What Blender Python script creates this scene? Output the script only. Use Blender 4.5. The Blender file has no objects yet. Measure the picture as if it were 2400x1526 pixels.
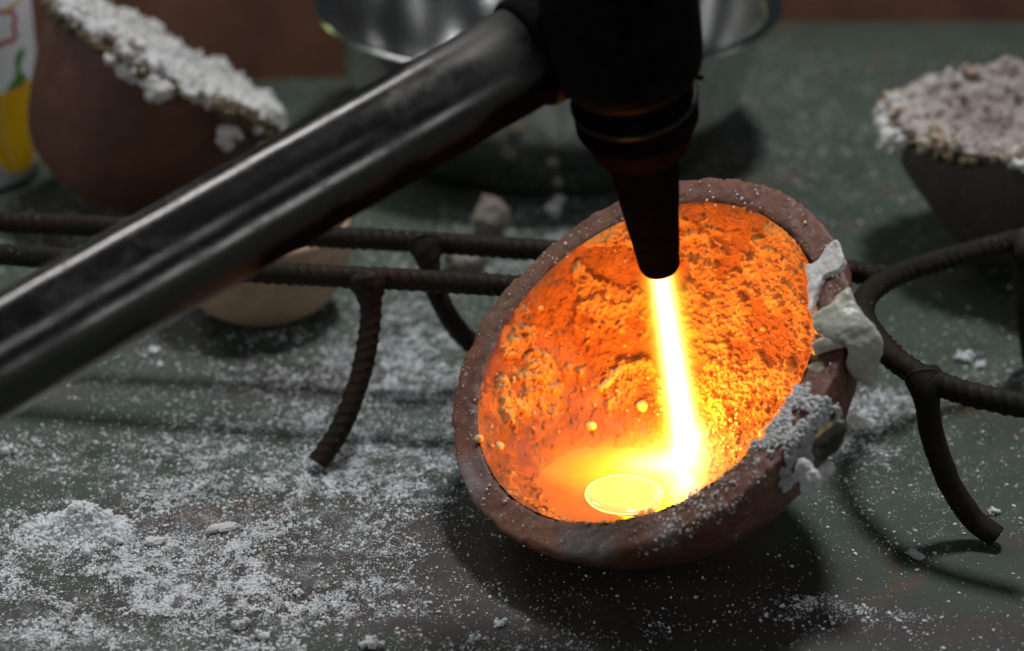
import bpy, math, random
import numpy as np
from mathutils import Vector, Matrix

random.seed(7)
rng = np.random.default_rng(11)
S = 0.01                                    # everything below is written in centimetres
scene = bpy.context.scene
col = scene.collection

# ------------------------------------------------------------------ camera
PITCH, CAM_H, LENS = math.radians(26), 29.5, 76.57
cam_d = bpy.data.cameras.new('camera')
cam = bpy.data.objects.new('camera', cam_d)
col.objects.link(cam)
cam.location = (0, 0, CAM_H * S)
cam.rotation_euler = (math.radians(90) - PITCH, 0, 0)
cam_d.sensor_width = 36
cam_d.lens = LENS
cam_d.clip_start = 0.01
cam_d.clip_end = 50
cam_d.dof.use_dof = True
cam_d.dof.focus_distance = 0.548
cam_d.dof.aperture_fstop = 9.0
cam_d.dof.aperture_blades = 9
scene.camera = cam

# ------------------------------------------------------------------ world and lamps
world = bpy.data.worlds.new('World')
scene.world = world
world.use_nodes = True
bg = world.node_tree.nodes['Background']
bg.inputs[0].default_value = (0.75, 0.88, 1.0, 1)
bg.inputs[1].default_value = 0.024


def lamp(name, loc, target, size, power, color, size_y=None):
    d = bpy.data.lights.new(name, 'AREA')
    d.shape = 'RECTANGLE' if size_y else 'DISK'
    d.size = size * S
    if size_y:
        d.size_y = size_y * S
    d.energy = power
    d.color = color
    o = bpy.data.objects.new(name, d)
    col.objects.link(o)
    o.location = Vector(loc) * S
    o.rotation_euler = (Vector(target) - Vector(loc)).to_track_quat('-Z', 'Z').to_euler()
    return o


# daylight from an opening overhead, a little behind the table and to the right
lamp('skylight', (18, 78, 118), (0, 55, 0), 17, 8.4, (0.96, 0.98, 1.0))
# workshop windows, seen mostly as reflections in bowl and pipe, and added unseen lamps
lamp('window_front', (-60, -90, 60), (0, 60, 3), 14, 0.9, (0.95, 0.97, 1.0), 60)
lamp('pipe_highlight_lamp', (93, -70, 30), (0, 45, 8), 12, 0.6, (0.95, 0.97, 1.0), 36)  # added unseen lamp that draws the lower bright band on the pipe
lamp('window_front_high', (35, -70, 120), (0, 70, 3), 12, 0.4, (0.95, 0.97, 1.0), 40)
lamp('window_right', (150, 88, 62), (0, 76, 4), 9, 0.9, (0.93, 0.96, 1.0), 46)
lamp('window_right_near', (135, 20, 66), (0, 76, 4), 12, 0.9, (0.95, 0.97, 1.0), 40)
lamp('window_garden', (-125, 190, 55), (0, 70, 3), 26, 2.0, (0.80, 1.0, 0.40), 20)
lamp('window_back', (-77, 151, 135), (0, 45, 8), 60, 3.6, (0.98, 0.99, 1.0), 14)
lamp('fill_left', (-130, 20, 40), (-10, 70, 4), 30, 2.2, (0.95, 0.97, 1.0), 30)  # added unseen fill lamp for the bottle and the left crucible

scene.view_settings.view_transform = 'Standard'
scene.view_settings.look = 'None'
scene.view_settings.exposure = 0
scene.view_settings.gamma = 1
scene.render.engine = 'CYCLES'
scene.cycles.use_denoising = True
scene.cycles.volume_step_rate = 0.25
scene.cycles.max_bounces = 8
scene.cycles.sample_clamp_indirect = 6

# ------------------------------------------------------------------ helpers: placing
FW = np.array([0, math.cos(PITCH), -math.sin(PITCH)])
UP = np.array([0, math.sin(PITCH), math.cos(PITCH)])
TH = 18 / LENS
TV = TH * 1526 / 2400
CP = np.array([0, 0, CAM_H])


def ray(x, y):
    return FW + (x - 1200) / 1200 * TH * np.array([1., 0, 0]) + (763 - y) / 763 * TV * UP


def at(x, y, z=0.0):
    d = ray(x, y)
    return CP + d * (z - CAM_H) / d[2]


def atd(x, y, D):
    return CP + ray(x, y) * D


# ------------------------------------------------------------------ helpers: noise
_perm = np.random.default_rng(3).permutation(256)
_perm = np.concatenate([_perm, _perm, _perm])
_grad = np.random.default_rng(4).normal(size=(256, 3))
_grad /= np.linalg.norm(_grad, axis=1)[:, None]


def pn(P):
    P = np.asarray(P, float)
    i = np.floor(P).astype(int)
    f = P - i
    i &= 255
    u = f * f * f * (f * (f * 6 - 15) + 10)
    out = 0
    for dx in (0, 1):
        for dy in (0, 1):
            for dz in (0, 1):
                h = _perm[_perm[_perm[i[:, 0] + dx] + i[:, 1] + dy] + i[:, 2] + dz]
                g = (_grad[h] * (f - [dx, dy, dz])).sum(1)
                w = (u[:, 0] if dx else 1 - u[:, 0]) * (u[:, 1] if dy else 1 - u[:, 1]) * (u[:, 2] if dz else 1 - u[:, 2])
                out = out + g * w
    return out * 1.5


def fbm(P, o=4, lac=2.07, gain=0.5):
    P = np.asarray(P, float)
    a, s = 1.0, 0
    for k in range(o):
        s = s + a * pn(P * lac ** k + 17.3 * k)
        a *= gain
    return s


def worley(P):
    P = np.asarray(P, float)
    i = np.floor(P).astype(int)
    f = P - i
    best = np.full(len(P), 9.0)
    for dx in (-1, 0, 1):
        for dy in (-1, 0, 1):
            for dz in (-1, 0, 1):
                j = (i + [dx, dy, dz]) & 255
                h = _perm[_perm[_perm[j[:, 0]] + j[:, 1]] + j[:, 2]]
                o = _grad[h] * 0.5 * 0.9 + 0.5
                best = np.minimum(best, ((o + [dx, dy, dz] - f) ** 2).sum(1))
    return np.sqrt(best)


def sstep(a, b, x):
    t = np.clip((x - a) / (b - a), 0, 1)
    return t * t * (3 - 2 * t)


# ------------------------------------------------------------------ helpers: objects
def tag(o, label=None, cat=None, group=None, kind=None):
    for k, v in (('label', label), ('category', cat), ('group', group), ('kind', kind)):
        if v:
            o[k] = v
    return o


def thing(name, base, label, cat, group=None):
    o = bpy.data.objects.new(name, None)
    col.objects.link(o)
    o.location = Vector(base) * S
    o.empty_display_size = 0.01
    return tag(o, label, cat, group)


def build(name, V, F, mat, parent=None, smooth=True, base=None):
    """V in world centimetres; F an (n,k) array or a list of faces."""
    V = np.asarray(V, float) * S
    top = parent
    off = np.zeros(3)
    while top is not None:
        off += np.array(top.location)
        top = top.parent
    loc = np.zeros(3)
    if parent is None:
        b = np.array(base) if base is not None else np.array([V[:, 0].mean(), V[:, 1].mean(), V[:, 2].min()]) / S
        loc = b * S
    V = V - off - loc
    me = bpy.data.meshes.new(name)
    if isinstance(F, np.ndarray):
        k = F.shape[1]
        me.vertices.add(len(V))
        me.vertices.foreach_set('co', V.ravel())
        me.loops.add(F.size)
        me.loops.foreach_set('vertex_index', F.ravel().astype(np.int32))
        me.polygons.add(len(F))
        me.polygons.foreach_set('loop_start', np.arange(0, F.size, k, dtype=np.int32))
        me.polygons.foreach_set('loop_total', np.full(len(F), k, np.int32))
        me.update(calc_edges=True)
    else:
        me.from_pydata([tuple(v) for v in V], [], [tuple(f) for f in F])
        me.update()
    if smooth:
        me.polygons.foreach_set('use_smooth', np.ones(len(me.polygons), bool))
    me.materials.append(mat)
    o = bpy.data.objects.new(name, me)
    col.objects.link(o)
    o.location = loc
    if parent is not None:
        o.parent = parent
    return o


def grid_faces(nu, nv, close=True):
    """rows nv, columns nu (columns wrap when close)"""
    c = np.arange(nu if close else nu - 1)
    r = np.arange(nv - 1)
    C, R_ = np.meshgrid(c, r)
    c1 = (C + 1) % nu
    return np.stack([R_ * nu + C, R_ * nu + c1, (R_ + 1) * nu + c1, (R_ + 1) * nu + C], -1).reshape(-1, 4)


class Frame:
    def __init__(self, c, n):
        self.c = np.array(c, float)
        self.n = np.array(n, float) / np.linalg.norm(n)
        k = np.array([0, 0, 1.0]) if abs(self.n[2]) < 0.999 else np.array([0, 1.0, 0])
        self.a = np.cross(k, self.n)
        self.a /= np.linalg.norm(self.a)
        self.b = np.cross(self.n, self.a)

    def pt(self, r, t, h):
        r, t, h = np.broadcast_arrays(r, t, h)
        return self.c + (r * np.cos(t))[..., None] * self.a + (r * np.sin(t))[..., None] * self.b + h[..., None] * self.n

    def polar(self, p):
        q = np.asarray(p) - self.c
        return np.hypot(q @ self.a, q @ self.b), np.arctan2(q @ self.b, q @ self.a), q @ self.n


def resample(prof, n, smooth=True):
    """dense smooth polyline through (r,h) control points"""
    p = np.array(prof, float)
    if smooth:
        out = []
        q = np.vstack([2 * p[0] - p[1], p, 2 * p[-1] - p[-2]])
        for i in range(1, len(q) - 2):
            t = np.linspace(0, 1, 24, endpoint=False)[:, None]
            out.append(0.5 * (2 * q[i] + (q[i + 1] - q[i - 1]) * t + (2 * q[i - 1] - 5 * q[i] + 4 * q[i + 1] - q[i + 2]) * t ** 2
                              + (3 * q[i] - q[i - 1] - 3 * q[i + 1] + q[i + 2]) * t ** 3))
        p = np.vstack(out + [q[-2]])
    s = np.concatenate([[0], np.cumsum(np.linalg.norm(np.diff(p, axis=0), axis=1))])
    u = np.linspace(0, s[-1], n)
    return np.stack([np.interp(u, s, p[:, k]) for k in range(p.shape[1])], 1)


def lathe(fr, prof, nu, disp=None):
    """surface of revolution; disp(P, r, t, h, N) is a push along the outward normal N"""
    prof = np.asarray(prof, float)
    t = np.linspace(0, 2 * math.pi, nu, endpoint=False)
    d = np.gradient(prof, axis=0)
    nr, nh = d[:, 1], -d[:, 0]
    L = np.hypot(nr, nh) + 1e-9
    nr, nh = nr / L, nh / L
    R_, T = np.meshgrid(prof[:, 0], t, indexing='ij')
    H_ = np.meshgrid(prof[:, 1], t, indexing='ij')[0]
    P = fr.pt(R_, T, H_).reshape(-1, 3)
    if disp is not None:
        NR = np.repeat(nr, nu)
        NH = np.repeat(nh, nu)
        Tf = T.ravel()
        N = (NR * np.cos(Tf))[:, None] * fr.a + (NR * np.sin(Tf))[:, None] * fr.b + NH[:, None] * fr.n
        P = P + N * disp(P, R_.ravel(), Tf, H_.ravel(), N)[:, None]
    return P, grid_faces(nu, len(prof))


def sweep(path, radius, nu=14, disp=None, step=0.06, cap=True):
    """tube along a smooth path; radius(s) or number; disp(P, s, t)"""
    p = resample(path, 400)
    L = np.linalg.norm(np.diff(p, axis=0), axis=1).sum()
    p = resample(path, max(8, int(L / step)))
    n = len(p)
    s = np.concatenate([[0], np.cumsum(np.linalg.norm(np.diff(p, axis=0), axis=1))])
    T = np.gradient(p, axis=0)
    T /= np.linalg.norm(T, axis=1)[:, None]
    ref = np.array([0, 0, 1.0]) if abs(T[0][2]) < 0.9 else np.array([1.0, 0, 0])
    A = np.zeros((n, 3))
    a = ref - T[0] * (ref @ T[0])
    for i in range(n):
        a = a - T[i] * (a @ T[i])
        a /= np.linalg.norm(a)
        A[i] = a
    B = np.cross(T, A)
    t = np.linspace(0, 2 * math.pi, nu, endpoint=False)
    rad = np.array([radius(x) for x in s]) if callable(radius) else np.full(n, radius)
    dirs = np.cos(t)[None, :, None] * A[:, None] + np.sin(t)[None, :, None] * B[:, None]
    rr = np.repeat(rad[:, None], nu, 1)
    P = p[:, None] + dirs * rr[..., None]
    if disp is not None:
        ss = np.repeat(s[:, None], nu, 1)
        tt = np.repeat(t[None], n, 0)
        e = disp(P.reshape(-1, 3), ss.ravel(), tt.ravel()).reshape(n, nu)
        P = P + dirs * e[..., None]
    V = P.reshape(-1, 3)
    F = [tuple(f) for f in grid_faces(nu, n)]
    if cap:
        F.append(tuple(range(nu - 1, -1, -1)))
        F.append(tuple(range((n - 1) * nu, n * nu)))
    return V, F


_ico = {}


def ico(k):
    if k not in _ico:
        import bmesh
        bm = bmesh.new()
        bmesh.ops.create_icosphere(bm, subdivisions=k, radius=1)
        V = np.array([v.co[:] for v in bm.verts])
        F = np.array([[v.index for v in f.verts] for f in bm.faces])
        bm.free()
        _ico[k] = (V, F)
    return _ico[k]


def blob(c, rad, sub=4, amp=0.15, freq=1.5, seed=0, rot=None, rough=0.0):
    V, F = ico(sub)
    V = V.copy()
    d = 1 + amp * fbm(V * freq + seed * 7.7, 3) + (rough * np.abs(fbm(V * freq * 5 + seed, 2)) if rough else 0)
    V = V * d[:, None] * np.array(rad)
    if rot is not None:
        V = V @ np.array(Matrix.Rotation(rot[0], 3, 'X') @ Matrix.Rotation(rot[1], 3, 'Y') @ Matrix.Rotation(rot[2], 3, 'Z')).T
    return V + np.array(c), F


def join(parts):
    V, F, n = [], [], 0
    for v, f in parts:
        V.append(v)
        F.append(np.asarray(f) + n)
        n += len(v)
    return np.vstack(V), np.vstack(F)


def fused(parts, voxel=0.05, amp=0.02, freq=6, seed=0, smooth_it=2):
    """melt several closed blobs into one surface"""
    V, F = join(parts)
    me = bpy.data.meshes.new('tmp')
    me.from_pydata((V * S).tolist(), [], F.tolist())
    o = bpy.data.objects.new('tmp', me)
    col.objects.link(o)
    m = o.modifiers.new('r', 'REMESH')
    m.mode = 'VOXEL'
    m.voxel_size = voxel * S
    if smooth_it:
        k = o.modifiers.new('s', 'SMOOTH')
        k.iterations = smooth_it
        k.factor = 0.5
    e = o.evaluated_get(bpy.context.evaluated_depsgraph_get())
    em = e.to_mesh()
    n = len(em.vertices)
    V = np.empty(n * 3)
    em.vertices.foreach_get('co', V)
    V = V.reshape(-1, 3) / S
    N = np.empty(n * 3)
    em.vertices.foreach_get('normal', N)
    N = N.reshape(-1, 3)
    F = [tuple(p.vertices) for p in em.polygons]
    e.to_mesh_clear()
    bpy.data.objects.remove(o)
    bpy.data.meshes.remove(me)
    V = V + N * (amp * fbm(V * freq + seed, 5))[:, None]
    return V, F


def set_attr(o, name, vals):
    a = o.data.attributes.new(name, 'FLOAT', 'POINT')
    a.data.foreach_set('value', np.asarray(vals, np.float32))


# ------------------------------------------------------------------ helpers: materials
class M:
    def __init__(self, name, rough=0.6, metal=0.0, spec=0.5, color=(0.5, 0.5, 0.5)):
        self.m = bpy.data.materials.new(name)
        self.m.use_nodes = True
        self.t = self.m.node_tree
        self.p = self.t.nodes['Principled BSDF']
        self.set('Base Color', (*color, 1))
        self.set('Roughness', rough)
        self.set('Metallic', metal)
        self.set('Specular IOR Level', spec)
        self.co = self.t.nodes.new('ShaderNodeTexCoord').outputs['Object']

    def set(self, k, v):
        i = self.p.inputs[k]
        if isinstance(v, bpy.types.NodeSocket):
            self.t.links.new(v, i)
        else:
            i.default_value = v

    def put(self, node, key, v):
        if isinstance(v, bpy.types.NodeSocket):
            self.t.links.new(v, node.inputs[key])
        else:
            node.inputs[key].default_value = v

    def noise(self, scale, detail=5, rough=0.55, dist=0.0, stretch=None):
        n = self.t.nodes.new('ShaderNodeTexNoise')
        n.inputs['Scale'].default_value = scale / S
        n.inputs['Detail'].default_value = detail
        n.inputs['Roughness'].default_value = rough
        n.inputs['Distortion'].default_value = dist
        v = self.co
        if stretch:
            mp = self.t.nodes.new('ShaderNodeMapping')
            mp.inputs['Scale'].default_value = stretch
            self.t.links.new(v, mp.inputs['Vector'])
            v = mp.outputs[0]
        self.t.links.new(v, n.inputs['Vector'])
        return n.outputs['Fac']

    def voro(self, scale, feature='F1'):
        n = self.t.nodes.new('ShaderNodeTexVoronoi')
        n.feature = feature
        n.inputs['Scale'].default_value = scale / S
        self.t.links.new(self.co, n.inputs['Vector'])
        return n.outputs['Distance']

    def ramp(self, fac, stops):
        n = self.t.nodes.new('ShaderNodeValToRGB')
        e = n.color_ramp.elements
        while len(e) < len(stops):
            e.new(0.5)
        for el, (pos, c) in zip(e, stops):
            el.position = pos
            el.color = (*c, 1) if not isinstance(c, (int, float)) else (c, c, c, 1)
        self.t.links.new(fac, n.inputs[0])
        return n.outputs[0]

    def mix(self, fac, a, b):
        n = self.t.nodes.new('ShaderNodeMix')
        n.data_type = 'RGBA'
        for k, v in ((0, fac), (6, a), (7, b)):
            if isinstance(v, tuple):
                v = (*v, 1)
            self.put(n, k, v)
        return n.outputs[2]

    def math(self, op, a, b=0.0, c=None):
        n = self.t.nodes.new('ShaderNodeMath')
        n.operation = op
        self.put(n, 0, a)
        self.put(n, 1, b)
        if c is not None:
            self.put(n, 2, c)
        return n.outputs[0]

    def attr(self, name):
        n = self.t.nodes.new('ShaderNodeAttribute')
        n.attribute_name = name
        return n.outputs['Fac']

    def bump(self, h, dist=0.02, strength=1.0):
        n = self.t.nodes.new('ShaderNodeBump')
        n.inputs['Distance'].default_value = dist * S
        n.inputs['Strength'].default_value = strength
        self.t.links.new(h, n.inputs['Height'])
        self.set('Normal', n.outputs[0])


def mat_table():
    k = M('painted_sheet_metal', 0.55)
    big = k.noise(0.09, 4, 0.6, 0.6)
    mid = k.noise(0.35, 6, 0.65, 0.4)
    fine = k.noise(3.0, 6, 0.7)
    green = k.mix(mid, (0.035, 0.053, 0.036), (0.062, 0.086, 0.061))
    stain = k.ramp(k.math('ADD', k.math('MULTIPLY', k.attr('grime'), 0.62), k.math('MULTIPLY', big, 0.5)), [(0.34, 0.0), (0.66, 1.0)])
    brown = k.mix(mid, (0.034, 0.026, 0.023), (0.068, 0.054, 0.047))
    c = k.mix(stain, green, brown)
    rust = k.ramp(k.noise(0.42, 7, 0.62, 0.8), [(0.58, 0.0), (0.70, 1.0)])
    c = k.mix(k.math('MULTIPLY', rust, 0.7), c, (0.12, 0.065, 0.035))
    wine = k.ramp(k.noise(0.17, 4, 0.55, 0.5), [(0.58, 0.0), (0.70, 1.0)])
    c = k.mix(k.math('MULTIPLY', wine, 0.65), c, (0.10, 0.055, 0.055))
    streak = k.ramp(k.noise(0.8, 5, 0.6, 0.3, (0.25, 1.6, 1)), [(0.45, 0.0), (0.75, 1.0)])
    c = k.mix(k.math('MULTIPLY', streak, 0.25), c, (0.055, 0.056, 0.05))
    film = k.math('MULTIPLY', k.attr('dust'), k.ramp(k.noise(1.6, 8, 0.75), [(0.38, 0.0), (0.75, 1.0)]))
    c = k.mix(k.math('MULTIPLY', film, 0.55), c, (0.42, 0.43, 0.43))
    speck = k.math('MULTIPLY', k.ramp(k.noise(11, 3, 0.6), [(0.60, 0.0), (0.66, 1.0)]), k.attr('dust'))
    c = k.mix(k.math('MULTIPLY', speck, 0.75), c, (0.55, 0.56, 0.56))
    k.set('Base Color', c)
    k.set('Roughness', k.ramp(mid, [(0.2, 0.42), (0.8, 0.7)]))
    k.bump(k.math('ADD', fine, k.math('MULTIPLY', mid, 1.5)), 0.012, 0.5)
    return k.m


def mat_clay(name, base, dark, ash=0.3, gloss=0.62):
    k = M(name, gloss)
    a = k.noise(0.45, 6, 0.62, 0.5)
    b = k.noise(2.4, 7, 0.7)
    c = k.mix(k.ramp(a, [(0.30, 0.0), (0.68, 1.0)]), dark, base)
    c = k.mix(k.ramp(b, [(0.45, 0.0), (0.8, 0.5)]), c, tuple(x * 0.55 for x in dark))
    soot = k.math('MULTIPLY', k.attr('soot'), k.ramp(k.noise(0.7, 6, 0.65, 0.5), [(0.3, 0.35), (0.6, 1.0)]))
    c = k.mix(k.math('MULTIPLY', soot, 0.55), c, (0.030, 0.022, 0.019))
    am = k.ramp(k.math('ADD', k.attr('ash'), k.math('MULTIPLY', k.noise(1.2, 6, 0.65, 0.4), 0.6)), [(0.52, 0.0), (1.0, 1.0)])
    c = k.mix(k.math('MULTIPLY', am, 0.75), c, (0.27, 0.235, 0.245))
    if ash:
        w = k.ramp(k.noise(0.33, 6, 0.6, 0.7), [(0.55, 0.0), (0.68, 1.0)])
        c = k.mix(k.math('MULTIPLY', w, ash), c, (0.33, 0.29, 0.30))
        sp = k.ramp(k.noise(6.5, 4, 0.6), [(0.655, 0.0), (0.70, 1.0)])
        c = k.mix(k.math('MULTIPLY', sp, 0.7), c, (0.55, 0.53, 0.52))
    k.set('Base Color', c)
    k.set('Roughness', k.ramp(a, [(0.3, gloss - 0.12), (0.7, gloss + 0.15)]))
    pits = k.ramp(k.voro(4.5), [(0.08, 0.0), (0.24, 1.0)])
    gate = k.ramp(k.noise(1.1, 3, 0.5), [(0.5, 0.0), (0.62, 1.0)])
    pit = k.math('SUBTRACT', 1.0, k.math('MULTIPLY', k.math('SUBTRACT', 1.0, pits), gate))
    k.bump(k.math('ADD', k.math('ADD', b, k.math('MULTIPLY', k.noise(9, 4, 0.6), 0.6)), k.math('MULTIPLY', pit, 0.6)), 0.05, 0.8)
    return k.m


def mat_crust(name, white=(0.72, 0.71, 0.70), tint=(0.42, 0.36, 0.31), amount=0.45, rough=0.55, sss=0.0):
    k = M(name, rough)
    a = k.noise(0.9, 6, 0.65, 0.5)
    b = k.noise(5, 6, 0.7)
    c = k.mix(k.ramp(a, [(0.45, 0.0), (0.72, amount)]), white, tint)
    c = k.mix(k.ramp(b, [(0.5, 0.0), (0.8, 0.4)]), c, tuple(x * 0.5 for x in tint))
    k.set('Base Color', c)
    k.set('Roughness', k.ramp(b, [(0.3, rough - 0.2), (0.7, rough + 0.2)]))
    if sss:
        k.set('Subsurface Weight', sss)
        k.set('Subsurface Radius', (0.002, 0.0018, 0.0012))
        k.set('Subsurface Scale', 1.0)
    k.bump(b, 0.03, 0.6)
    return k.m


def mat_lining():
    k = M('flame_tinted_flux_lining', 0.55)
    b = k.noise(7, 6, 0.7)
    a = k.noise(1.4, 6, 0.65, 0.6)
    crust = k.attr('crust')
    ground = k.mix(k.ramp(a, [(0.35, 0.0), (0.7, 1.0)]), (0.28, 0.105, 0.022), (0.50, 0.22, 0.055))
    white = k.mix(k.ramp(a, [(0.35, 0.0), (0.75, 1.0)]), (0.84, 0.53, 0.16), (0.70, 0.37, 0.10))  # orange of the flame's light is put into the lining colours
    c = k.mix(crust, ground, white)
    glaze = k.attr('glaze')
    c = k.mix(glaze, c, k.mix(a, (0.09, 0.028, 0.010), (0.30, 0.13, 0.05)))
    pit = k.ramp(k.noise(3.6, 5, 0.7), [(0.60, 0.0), (0.72, 1.0)])
    c = k.mix(k.math('MULTIPLY', pit, 0.75), c, (0.10, 0.035, 0.012))
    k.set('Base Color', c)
    k.set('Roughness', k.mix(glaze, k.ramp(b, [(0.3, 0.45), (0.7, 0.8)]), (0.16, 0.16, 0.16)))
    k.bump(k.math('ADD', b, k.math('MULTIPLY', k.noise(16, 4, 0.6), 0.5)), 0.05, 1.0)
    return k.m


def mat_iron():
    k = M('rusty_iron', 0.6, 0.05, 0.12)
    a = k.noise(0.5, 6, 0.65, 0.6)
    b = k.noise(4, 6, 0.7)
    c = k.mix(k.ramp(a, [(0.35, 0.0), (0.7, 1.0)]), (0.018, 0.020, 0.011), (0.036, 0.018, 0.014))
    c = k.mix(k.ramp(b, [(0.5, 0.0), (0.8, 0.6)]), c, (0.014, 0.013, 0.010))
    sp = k.ramp(k.noise(7.5, 4, 0.6), [(0.69, 0.0), (0.73, 1.0)])
    c = k.mix(k.math('MULTIPLY', sp, 0.7), c, (0.5, 0.5, 0.5))
    k.set('Base Color', c)
    k.set('Roughness', k.ramp(b, [(0.3, 0.42), (0.7, 0.75)]))
    k.bump(b, 0.03, 0.6)
    return k.m


def mat_metal(name, color, rough, scratch=0.0, dirt=0.0):
    k = M(name, rough, 1.0, 0.5, color)
    b = k.noise(1.3, 6, 0.7, 0.3)
    f = k.noise(6, 5, 0.7)
    d = k.ramp(b, [(0.52, 0.0), (0.75, 1.0)])
    k.set('Base Color', k.mix(k.math('MULTIPLY', d, dirt), color, tuple(x * 0.35 for x in color)))
    k.set('Roughness', k.math('ADD', k.math('MULTIPLY', f, scratch), rough))
    k.bump(f, 0.006, 0.4)
    return k.m


def mat_pipe():
    k = M('sooty_steel_pipe', 0.2, 1.0)
    b = k.noise(0.9, 6, 0.7, 0.4)
    f = k.noise(5, 5, 0.7)
    soot = k.math('MINIMUM', k.math('ADD', k.attr('soot'), k.ramp(b, [(0.5, 0.0), (0.8, 0.35)])), 1.0)
    c = k.mix(soot, (0.15, 0.142, 0.135), (0.008, 0.007, 0.007))
    sp = k.ramp(k.noise(3.2, 5, 0.7), [(0.68, 0.0), (0.74, 0.5)])
    k.set('Base Color', k.mix(sp, c, (0.10, 0.095, 0.09)))
    k.set('Metallic', k.math('SUBTRACT', 1.0, soot))
    k.set('Specular IOR Level', k.math('MULTIPLY', k.math('SUBTRACT', 1.0, soot), 0.3))
    k.set('Roughness', k.math('ADD', k.math('MULTIPLY', f, 0.12), k.math('ADD', 0.15, k.math('MULTIPLY', soot, 0.55))))
    k.bump(f, 0.008, 0.4)
    return k.m


def mat_plain(name, color, rough=0.5, var=0.12, scale=2.0, bump=0.0, spec=0.5, ior=1.45):
    k = M(name, rough, 0, spec)
    k.set('IOR', ior)
    a = k.noise(scale, 5, 0.6)
    k.set('Base Color', k.mix(k.ramp(a, [(0.3, 0.0), (0.7, 1.0)]), tuple(x * (1 - var) for x in color), tuple(min(1, x * (1 + var)) for x in color)))
    if bump:
        k.bump(a, bump, 0.7)
    return k.m


MT = dict(
    table=mat_table(),
    clay=mat_clay('red_fired_clay', (0.25, 0.085, 0.050), (0.115, 0.052, 0.037), 0.14, 0.45),
    clay_dark=mat_clay('brown_sooty_clay', (0.165, 0.062, 0.033), (0.090, 0.036, 0.022), 0.0, 0.6),
    clay_grey=mat_clay('grey_sooty_clay', (0.085, 0.062, 0.052), (0.05, 0.040, 0.036), 0.18, 0.65),
    clay_pale=mat_clay('pale_buff_clay', (0.50, 0.33, 0.22), (0.40, 0.26, 0.17), 0.0, 0.6),
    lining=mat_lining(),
    crust=mat_crust('white_flux_crust', sss=0.25),
    crust_pink=mat_crust('pinkish_flux_crust', (0.52, 0.46, 0.43), (0.17, 0.085, 0.055), 1.0),
    crust_warm=mat_crust('rusty_flux_crust', (0.55, 0.46, 0.36), (0.32, 0.13, 0.06), 0.9),
    crust_glass=mat_crust('olive_glassy_flux', (0.11, 0.085, 0.038), (0.06, 0.038, 0.016), 0.6, 0.20),
    slag=mat_crust('pale_green_slag', (0.56, 0.55, 0.46), (0.36, 0.36, 0.24), 0.6, 0.26, 0.35),
    slag_dark=mat_crust('dark_olive_slag', (0.045, 0.045, 0.026), (0.02, 0.02, 0.012), 0.8, 0.3),
    powder=mat_plain('white_flux_powder', (0.80, 0.83, 0.84), 0.8, 0.15, 3.0),
    iron=mat_iron(),
    steel=mat_metal('polished_steel', (0.60, 0.60, 0.58), 0.12, 0.08, 0.3),
    pipe=mat_pipe(),
    black=mat_plain('blackened_brass', (0.007, 0.0065, 0.0065), 0.60, 0.5, 3.0, 0.01, 0.2, 1.12),
    nozzle=mat_plain('heat_blackened_nozzle', (0.008, 0.005, 0.005), 0.75, 0.5, 3.0, 0.01, 0.1, 1.08),
    wood=mat_plain('brown_board', (0.26, 0.115, 0.075), 0.7, 0.35, 0.25, 0.05),
    rock=mat_crust('stony_lump', (0.20, 0.19, 0.16), (0.30, 0.12, 0.09), 1.0, 0.7),
    plastic=mat_plain('white_plastic', (0.88, 0.90, 0.95), 0.35, 0.02),
    yellow=mat_plain('yellow_print', (0.80, 0.46, 0.01), 0.35, 0.05),
    yellow_pale=mat_plain('pale_yellow_print', (0.85, 0.62, 0.15), 0.35, 0.05),
    green=mat_plain('green_print', (0.10, 0.30, 0.04), 0.35, 0.05),
    red=mat_plain('red_print', (0.55, 0.02, 0.025), 0.35, 0.05),
)

# ------------------------------------------------------------------ the table and what stands behind it
BLOBS = [  # x, y (px of the photograph, on the table), radius x, radius y in cm, strength
    (300, 1330, 4.6, 1.9, 1.0), (640, 1240, 3.2, 1.7, 1.0), (900, 1110, 2.6, 1.8, 0.95), (130, 1240, 2.0, 1.0, 0.8),
    (620, 1400, 3.0, 1.2, 0.9), (150, 1480, 3.5, 1.3, 0.75), (420, 1120, 4.5, 1.6, 0.6), (950, 900, 3.0, 3.0, 0.55),
    (700, 1010, 3.5, 2.0, 0.5), (930, 760, 2.2, 3.0, 0.42), (2060, 960, 1.3, 1.2, 0.95), (1990, 1050, 1.0, 1.0, 0.7),
    (2010, 1440, 1.6, 0.35, 0.35), (1910, 1410, 0.6, 0.25, 0.8), (2250, 850, 2.0, 2.0, 0.16), (2150, 1150, 3.5, 3.0, 0.09),
    (350, 860, 6.0, 2.5, 0.10), (1150, 620, 3.0, 3.0, 0.30), (1090, 640, 0.8, 0.8, 0.6), (1900, 300, 7, 7, 0.10), (1350, 560, 3.0, 3, 0.25),
    (150, 560, 4, 3, 0.2), (1300, 1440, 5, 1.4, 0.025), (2200, 1500, 4, 1.2, 0.07), (700, 1520, 5, 0.8, 0.35), (0, 1050, 2, 1, 0.3),
]
BW = [(at(x, y)[:2], rx, ry, s) for x, y, rx, ry, s in BLOBS]


def density(X, Y):
    d = np.full(X.shape, 0.007)
    for c, rx, ry, s in BW:
        d = d + s * np.exp(-(((X - c[0]) / rx) ** 2 + ((Y - c[1]) / ry) ** 2))
    return d


def patchy(X, Y):
    P = np.stack([X, Y, np.zeros_like(X)], -1).reshape(-1, 3)
    p = sstep(-0.25, 0.35, fbm(P * 0.55 + 5, 4)) * (0.25 + 0.75 * sstep(-0.3, 0.25, fbm(P * 2.2 + 9, 3)))
    return p.reshape(X.shape)


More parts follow.
